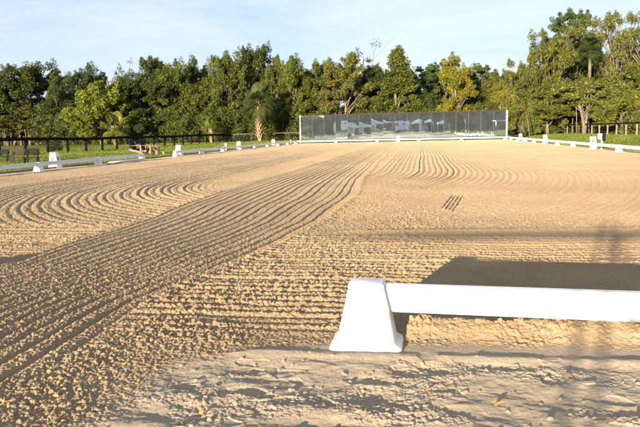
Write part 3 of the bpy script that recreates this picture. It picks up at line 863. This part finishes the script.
P['palmtall'] = (palm_proto(8.5, 14, 2.0, False, 28), 10, 4)
P['palmlow'] = (palm_proto(1.6, 15, 1.9, True, 24), 3.2, 4)
used = set()
DG = (.052, .066, .018); MG = (.086, .100, .021); YG = (.13, .145, .022); OL = (.115, .110, .030); AU = (.175, .155, .025); PG = (.062, .092, .028); BG = (.05, .068, .032); MO = (.115, .12, .03); GG = (.115, .125, .03)
def plant(kind, px, ytop, Y, wpx, colr, label, rz=None):
    pr, H0, W0 = P[kind]
    x = W(px, Y); z = tz(x, Y); H = hz(px, ytop, Y) - z
    Dd = math.hypot(x-CAM.x, Y-CAM.y); wm = wpx/FPX*Dd
    if kind in used:
        o = copy_tree(pr)
    else: o = pr; used.add(kind)
    s = H/H0; sw = wm/W0*1.12
    o.location = (x, Y, z); o.scale = (sw, sw, s); o.rotation_euler = (0, 0, (hash((int(px*7), int(Y*3))) % 628)/100 if rz is None else rz)
    for c in o.children:
        if c.name.startswith('crown'): c.color = (colr[0]*1.18, colr[1]*1.2, colr[2]*1.0, 1)
    return tag(o, label, 'tree' if 'palm' not in kind else 'palm', 'trees along the edge of the wood')
T = [
 ('oakA', 12, 69, 104, 48, DG, 'dark oak at the left edge of the photo'),
 ('oakD', 38, 65, 108, 56, DG, 'tall dark oak, second from the left edge'),
 ('oakA', 64, 80, 101, 34, DG, 'shorter dark oak in the dip right of the tall left oak'),
 ('oakB', 82, 77, 106, 42, BG, 'bluish dark oak left of the yellow-green tree'),
 ('oakE', 104, 67, 110, 46, BG, 'dark oak rising behind the yellow-green tree on the left'),
 ('bush', 105, 84, 94, 62, YG, 'bright yellow-green spreading tree on the left behind the black fence'),
 ('olive', 20, 102, 103, 70, OL, 'low olive thicket tree behind the fence at far left'),
 ('olive', 68, 108, 103, 60, OL, 'low olive thicket tree between far left and yellow-green tree'),
 ('palmlow', 119, 111, 90, 30, GG, 'small sunlit palm right of the yellow-green tree'),
 ('sparse', 131, 55, 112, 22, BG, 'thin nearly bare tree top poking above the left oaks'),
 ('oakD', 147, 72, 98, 58, DG, 'big rounded dark oak behind the garden chairs'),
 ('oakC', 163, 61, 103, 40, DG, 'dark pointed oak above the E marker'),
 ('oakE', 188, 63, 100, 44, MG, 'mid green oak between the E and S markers'),
 ('oakE', 206, 60, 104, 36, DG, 'narrow dark oak left of the S marker'),
 ('oakD', 232, 55, 100, 44, MG, 'tall mid green oak above the S marker'),
 ('oakD', 256, 48, 102, 46, DG, 'tallest dark tree behind the stout palm'),
 ('palmstout', 262, 84, 89, 34, (.055, .07, .02), 'stout palm with bristly trunk left of the mirrors'),
 ('palmlow', 214, 116, 92, 20, GG, 'little bright palm low behind the fence near the S marker'),
 ('oakE', 277, 59, 98, 34, MG, 'mid green oak right of the stout palm'),
 ('oakB', 298, 60, 96, 42, MG, 'mid green oak behind the left end of the mirrors'),
 ('oakD', 320, 62, 98, 38, MG, 'green oak behind the second mirror panels'),
 ('olive', 346, 56, 94, 50, OL, 'olive tree with showing limbs behind the left half of the mirrors'),
 ('sparse', 367, 38, 108, 44, BG, 'bare spindly tree top rising above the middle of the mirrors'),
 ('oakC', 374, 68, 100, 34, DG, 'dark oak under the bare spindly tree top'),
 ('conifer', 399, 46, 95, 56, MG, 'pointed bright green tree behind the middle of the mirrors'),
 ('pine', 427, 64, 104, 34, PG, 'flat topped pine left of the golden tree'),
 ('oakA', 424, 84, 97, 36, DG, 'dark low oak under the flat topped pine'),
 ('autumn', 457, 57, 92, 40, AU, 'golden yellow tree behind the right half of the mirrors'),
 ('pine', 448, 59, 106, 34, PG, 'pine top just left of the golden tree top'),
 ('pine', 481, 63, 102, 32, PG, 'pine with clumped crown right of the golden tree'),
 ('oakE', 480, 86, 98, 40, MG, 'green oak below the pine right of the golden tree'),
 ('olive', 500, 74, 98, 36, OL, 'greyish olive tree above the right end of the mirrors'),
 ('autumn', 502, 84, 91, 26, AU, 'small golden tree right behind the mirror end'),
 ('mossy', 528, 60, 90, 52, MO, 'moss hung oak stepping up right of the mirrors'),
 ('mossy', 552, 33, 90, 62, MO, 'tall moss hung oak with bare limbs under the dark pine'),
 ('pine', 573, 9, 96, 46, PG, 'tallest dark pine at the upper right'),
 ('oakA', 566, 40, 98, 52, DG, 'dark oak filling below the tallest pine'),
 ('palmtall', 588, 38, 84, 25, (.05, .065, .022), 'tall palm with pale trunk under the right pine'),
 ('oakE', 600, 58, 92, 50, OL, 'olive oak around the tall palm trunk'),
 ('mossyB', 615, 10, 88, 52, MO, 'tall pale limbed mossy tree at the upper right'),
 ('mossyB', 645, 5, 86, 60, MO, 'mossy tree cut by the right edge of the photo'),
 ('oakA', 636, 52, 92, 56, OL, 'olive oak at the right edge below the mossy tree'),
 ('forked', 584, 76, 78, 52, GG, 'yellow-green tree with a pale forked trunk behind the right fence'),
 ('olive', 548, 84, 84, 50, GG, 'leafy olive tree low behind the M marker'),
 ('bush', 522, 92, 86, 40, GG, 'low bushy green tree right of the mirror end'),
 ('bush', 622, 84, 78, 56, GG, 'bushy green tree behind the right fence near the edge'),
 ('oakB', -14, 66, 104, 60, DG, 'dark oak just outside the left edge'),
 ('olive', 672, 20, 84, 70, MO, 'olive tree just outside the right edge'),
]
for a_ in T: plant(*a_)

def wood(name, regs, n, size, colr, label, seed):
    rng = np.random.default_rng(seed); C = []; Rr = []
    for x0, y0, x1, y1, h0, h1, k, th in regs:
        for i in range(k):
            q = rng.random(); hh = h0 + (h1-h0)*rng.random()
            C.append((x0+(x1-x0)*q + rng.normal()*.5, y0+(y1-y0)*q + rng.normal()*th, hh)); Rr.append(.6+.7*rng.random())
    C = np.array(C); Rr = np.array(Rr); V, F = leaves(C, Rr, n, size, rng, .85)
    o = np_mesh(name, V, F, M['leaf']); o.color = (*colr, 1)
    tag(o, label, 'woodland', kind='stuff'); return o
wood('woodland', [(-85, 114, -44, 115, .3, 8.6, 800, 2.5), (-50, 112, 8, 114, .3, 11.0, 1700, 2.5), (5, 110, 40, 106, .3, 9.8, 900, 2.5), (32, 106, 60, 92, .3, 11.5, 600, 2)], 300000, .23, DG, 'dense dark wood filling in behind the single trees', 31)
wood('undergrowth', [(-60, 97, -22, 97, .2, 4.6, 520, 1.4), (-24, 96.5, 21, 92.5, .2, 4.0, 620, 1.2), (20, 92.5, 28, 82, .2, 4.0, 240, 1.2), (26, 84, 32, 55, .2, 4.0, 300, 1.2)], 170000, .15, (.085, .105, .025), 'tangled sunlit undergrowth along the foot of the wood', 32)
# behind the camera: what the mirrors see
wood('woodland', [(-28, -88, 70, -88, .3, 7.6, 2700, 3.5), (-80, -88, -28, -88, .3, 5.6, 1300, 3.5), (-85, -88, -60, 20, .3, 4, 700, 2), (60, -88, 62, 20, .3, 6, 900, 2)], 180000, .58, OL, 'dark line of trees behind the viewer, seen only in the mirrors', 33)

def stems():
    rng = random.Random(9); m = MB()
    for i in range(90):
        px = rng.uniform(-10, 175); Y = rng.uniform(97, 103); x = W(px, Y); z = tz(x, Y)
        h = rng.uniform(1.5, 3.2); dx = rng.uniform(-.25, .25)
        m.tube([(x, Y, z-.1), (x+dx*.4, Y, z+h*.5), (x+dx, Y, z+h)], [.09, .07, .04], 5)
    for i in range(14):
        px = rng.uniform(505, 650); Y = rng.uniform(78, 88); x = W(px, Y); z = tz(x, Y)
        h = rng.uniform(1.5, 4); dx = rng.uniform(-.8, .8)
        m.tube([(x, Y, z-.1), (x+dx*.4, Y, z+h*.5), (x+dx, Y, z+h)], [.08, .06, .03], 5)
    o = m.build('thicket_stems', M['palebark'], smooth=True); tag(o, 'thin pale stems crowding the edge of the wood', 'undergrowth', kind='stuff')
stems()
# dark shrub at the fence post on the left
C = np.array([(0, 0, .35), (.25, .1, .3), (-.2, 0, .25), (.05, .1, .65)]); V, F_ = leaves(C, np.array([.3, .25, .25, .25]), 900, .05, np.random.default_rng(3), .9)
o = np_mesh('shrub', V, F_, M['leaf']); x = W(58, 46); o.location = (x, 46, tz(x, 46)); o.color = (.02, .03, .012, 1); o.scale = (1.3, 1.3, 1.2)
tag(o, 'small dark shrub at the foot of the black fence behind the V marker', 'shrub')

def bush(x, y, h, w_, c, label, seed):
    rng = np.random.default_rng(seed); C = rng.normal(size=(30, 3))*np.array([w_/4, w_/4, h/5]) + np.array([0, 0, h*.5]); C[:, 2] = np.clip(C[:, 2], .2, h*.85)
    V, F_ = leaves(C, np.full(30, h*.2), 7000, .09, rng, .9)
    o = np_mesh('shrub', V, F_, M['leaf']); o.location = (x, y, tz(x, y)); o.color = (*c, 1); tag(o, label, 'shrub')
bush(-25.5, -22, 2.6, 4.5, (.14, .17, .03), 'bright rounded shrub on the grass behind the viewer, in the left mirrors', 5)
# ---------------------------------------------------------------- things behind the camera
def canopy(x, y, w_, d_, h_, roofm, label):
    t = empty('canopy_tent', (x, y, 0))
    rise = .8; a = w_/2; b = d_/2
    m = MB().add([(-a, -b, h_), (a, -b, h_), (a, b, h_), (-a, b, h_), (0, 0, h_+rise), (-a, -b, h_-.3), (a, -b, h_-.3), (a, b, h_-.3), (-a, b, h_-.3)],
                 [(0, 1, 4), (1, 2, 4), (2, 3, 4), (3, 0, 4), (0, 5, 6, 1), (1, 6, 7, 2), (2, 7, 8, 3), (3, 8, 5, 0)])
    m.build('roof', roofm, t)
    for sx in (-1, 1):
        for sy in (-1, 1): MB().tube([(sx*(a-.05), sy*(b-.05), 0), (sx*(a-.05), sy*(b-.05), h_-.02)], .03, 6).build('leg', M['steel'], t)
    tag(t, label, 'tent', 'canopy tents behind the viewer')
canopy(3.6, -36, 3.4, 3, 2.3, M['whitecanvas'], 'white canopy tent behind the viewer, left of the shade-tinted one in the mirrors')
canopy(8.2, -36, 3.4, 3, 2.2, M['shadecanvas'], 'canopy tent coloured with bluish shade behind the viewer, mirrored right of centre')
def trailer(x, y, rz, Ln, h, label, body):
    t = empty('horse_trailer', (x, y, 0), rz)
    m = MB(); m.box((0, 0, .5+h/2), (Ln, 2.1, h)); m.build('body', body, t, bevel=.15)
    MB().box((0, 0, .5+h+.03), (Ln-.5, 1.8, .10)).build('roof', M['whitepaint'], t)
    for i in range(int(Ln//1.6)):
        MB().box((-Ln/2+1.0+i*1.6, 1.06, .5+h*.68), (.7, .03, .45)).build('window', M['glassdark'], t)
    for sx in (-.5, .5):
        for sy in (-1, 1):
            MB().tube([(sx, sy*.92, .36), (sx, sy*1.12, .36)], .36, 16).build('wheel', M['rubber'], t)
    MB().tube([(Ln/2, 0, .5), (Ln/2+1.3, 0, .45)], .06, 6).build('tow_bar', M['steel'], t)
    tag(t, label, 'trailer', 'parked horse trailers behind the viewer')
trailer(-1.2, -36.5, .05, 5.2, 2.2, 'short horse trailer coloured with bluish shade, parked behind the viewer', M['shadecanvas'])
trailer(-15, -37, .2, 7.0, 2.4, 'long white horse trailer parked behind the viewer on the left', M['whitepaint'])
def marquee(x, y, label):
    t = empty('marquee', (x, y, 0))
    m = MB()
    for c in (-2.6, 2.6):
        m.add([(c-2.6, -2, 2.0), (c+2.6, -2, 2.0), (c+2.6, 2, 2.0), (c-2.6, 2, 2.0), (c+(2.0 if c > 0 else -2.0), -2, 3.5), (c+(2.0 if c > 0 else -2.0), 2, 3.5)],
              [(0, 1, 4), (3, 5, 2), (0, 4, 5, 3), (1, 2, 5, 4)])
    m.build('roof', M['shadecanvas'], t)
    for xx in (-5.1, 0, 5.1):
        for yy in (-1.9, 1.9): MB().tube([(xx, yy, 0), (xx, yy, 2.0)], .05, 6).build('leg', M['whitepaint'], t)
    tag(t, label, 'marquee')
marquee(-8.2, -34, 'double peaked marquee coloured with bluish shade behind the viewer, forming the V in the mirrors')
def small_car(x, y):
    t = empty('parked_car', (x, y, 0), R(8))
    pr = [(-2.1, .35), (-2.1, .75), (-1.9, .85), (-1.35, .92), (-.75, 1.40), (.75, 1.42), (1.35, .98), (2.0, .85), (2.1, .6), (2.1, .35)]
    MB().loft([[(p[0], s, p[1]) for p in pr] for s in (-.82, .82)]).build('body', M['red'], t, bevel=.06)
    MB().box((0, .84, 1.12), (1.5, .02, .32)).build('window', M['glassdark'], t)
    for sx in (-1.3, 1.3):
        for sy in (-.75, .75): MB().tube([(sx, sy-.12, .32), (sx, sy+.12, .32)], .32, 16).build('wheel', M['rubber'], t)
    tag(t, 'small red car parked behind the viewer, seen in the mirrors', 'car')
small_car(1.2, -62)
t = empty('flag_pole', (14.5, -24, 0)); MB().tube([(0, 0, 0), (0, 0, 3.0)], .09, 8).build('pole', M['whitepaint'], t)
MB().tube([(0, 0, 0), (0, 0, .12)], .25, 10).build('base', M['whitepaint'], t); tag(t, 'thick white pole behind the viewer, mirrored at the right', 'pole')
t = empty('bleacher', (11.2, -33, 0))
for i in range(4):
    MB().box((0, -.5*i, .4+.42*i), (2.2, .3, .05)).build('seat', M['steel'], t)
for s in (-1, 1): MB().box((s*.95, -.75, .55), (.06, 1.9, .06), rx=-.7).build('frame', M['steel'], t)
for s in (-1, 1): MB().box((s*.95, -1.55, .82), (.06, .06, 1.64)).build('leg', M['steel'], t)
tag(t, 'small metal bleacher behind the viewer, seen in the mirrors', 'bleacher')
t = empty('garden_shed', (22.5, -34, 0))
MB().box((0, 0, 1.1), (3.0, 2.4, 2.2)).build('wall', M['black'], t); MB().box((0, 0, 2.32), (3.6, 3.0, .2)).build('roof', M['whitecanvas'], t)
MB().box((0, 1.22, .95), (.9, .04, 1.9)).build('door', M['brown'], t); tag(t, 'dark shed with white roof behind the viewer, mirrored at the right end', 'shed')

# unseen rail and posts added behind the viewer, shaped to cast shadows on the sand
t = empty('shadow_rail', (0, 0, 0)); TY = -9.5
sh = math.tan(R(SUN_EL)); ca, sa = math.cos(a), math.sin(a)
Hb = (3.05 - TY)/ca*sh; dxs = (3.05-TY)*math.tan(a)
def back(x, y): return x - (y-TY)*math.tan(a)          # where on the line y=TY the shadow at (x,y) starts
xp1, xp2 = back(3.33, .75), back(3.45, .76)
for xp in (xp1, xp2):
    MB().tube([(xp, TY, 0), (xp, TY, Hb+.12)], .018, 8).build('post', M['oldfence'], t)
x0 = back(1.2, 2.95)
MB().tube([(x0, TY, Hb*.985), (x0+1.2, TY, Hb*.99), (xp2+3.5, TY, Hb*1.02)], [.012, .036, .036], 8).build('rail', M['oldfence'], t)
MB().tube([(xp2+3.4, TY, 0), (xp2+3.4, TY, Hb+.1)], .05, 8).build('post', M['oldfence'], t)
C = np.array([(xp2+.05, TY, Hb-.1), (xp2-.1, TY, Hb+.02), (xp2+.12, TY, Hb-.3)]); V, F_ = leaves(C, np.array([.12, .09, .09]), 90, .035, np.random.default_rng(5), 1.2)
o = np_mesh('shadow_clump', V, F_, M['leaf'], t); o.color = (.2, .17, .07, 1)  # leafy clump added on the rail to cast the mottled shadow patch
tag(t, 'unseen rail on slim posts added behind the viewer to cast shadows', 'tie rail')

# ---------------------------------------------------------------- small things on the track
def dry_leaf(x, y, s, rz, m_, label):
    z = gh(x, y)
    n = 8; V = []; Fs = []
    for i in range(n+1):
        q = i/n; wv = s*.32*math.sin(math.pi*q)**.8
        for k in (-1, 0, 1): V.append(((q-.5)*s, k*wv, .004 + .25*s*abs(k)*math.sin(math.pi*q)*.5 + .12*s*q*q))
    for i in range(n):
        for k in range(2): Fs.append((i*3+k, i*3+k+1, i*3+k+4, i*3+k+3))
    mb = MB().add(V, Fs); mb.v += []
    o = mb.build('fallen_leaf', m_, smooth=True); o.location = (x, y, z+.004); o.rotation_euler = (R(random.uniform(-15, 20)), R(-18), rz)
    sd = o.modifiers.new('s', 'SOLIDIFY'); sd.thickness = .0008
    tag(o, label, 'leaf'); return o
dry_leaf(2.56, -1.12, .035, .4, M['leafdry'], 'ochre dry leaf on the packed track below the long board')
dry_leaf(1.46, -1.30, .028, 2.0, M['leafdry'], 'small ochre leaf lying at the bottom left of the track')
dry_leaf(2.87, -.82, .032, 1.2, M['chip'], 'pale bleached leaf curled on the track at the right')
for i_, (lx, ly, lz) in enumerate([(2.30, -1.02, .022), (3.02, -1.25, .026), (2.05, -.86, .018), (1.62, -.98, .02)]):
    dry_leaf(lx, ly, lz, i_*1.7, M['chip'] if i_ % 2 else M['leafdry'], ['tiny dry leaf just left of the ochre leaf on the track', 'tan dry leaf near the bottom right corner', 'tiny pale leaf close to the front of the big block', 'small dry leaf left of the big block on the track'][i_])
def chip(x, y, d_, rz, label):
    z = gh(x, y); m = MB(); m.box((0, 0, 0), d_); o = m.build('wood_chip', M['chip'], bevel=.003)
    o.location = (x, y, z+d_[2]*.3); o.rotation_euler = (.08, -.1, rz); tag(o, label, 'wood chip')
chip(2.93, -.88, (.07, .022, .009), .05, 'flat pale wood chip half buried in the track at the right')
def weed(x, y, s, seed, label):
    z = gh(x, y); m = MB(); rr = random.Random(seed)
    for i in range(9):
        an = rr.random()*6.28; d_ = Vector((math.cos(an), math.sin(an), rr.uniform(.3, 1.2))).normalized(); sd = Vector((-d_.y, d_.x, 0)).normalized()
        p = Vector((0, 0, 0)); q = d_*s*.6; e_ = d_*s - Vector((0, 0, s*.25))
        m.add([p, q-sd*s*.16, e_, q+sd*s*.16], [(0, 1, 2, 3)])
    o = m.build('weed', M['weed']); o.location = (x, y, z); tag(o, label, 'weed')
weed(1.86, -1.47, .022, 1, 'tiny green weed on the track at bottom centre')
weed(1.42, -1.40, .025, 2, 'tiny green weed at the left edge of the packed track')
weed(2.14, -1.36, .016, 3, 'tiny green sprout right of the bottom centre')
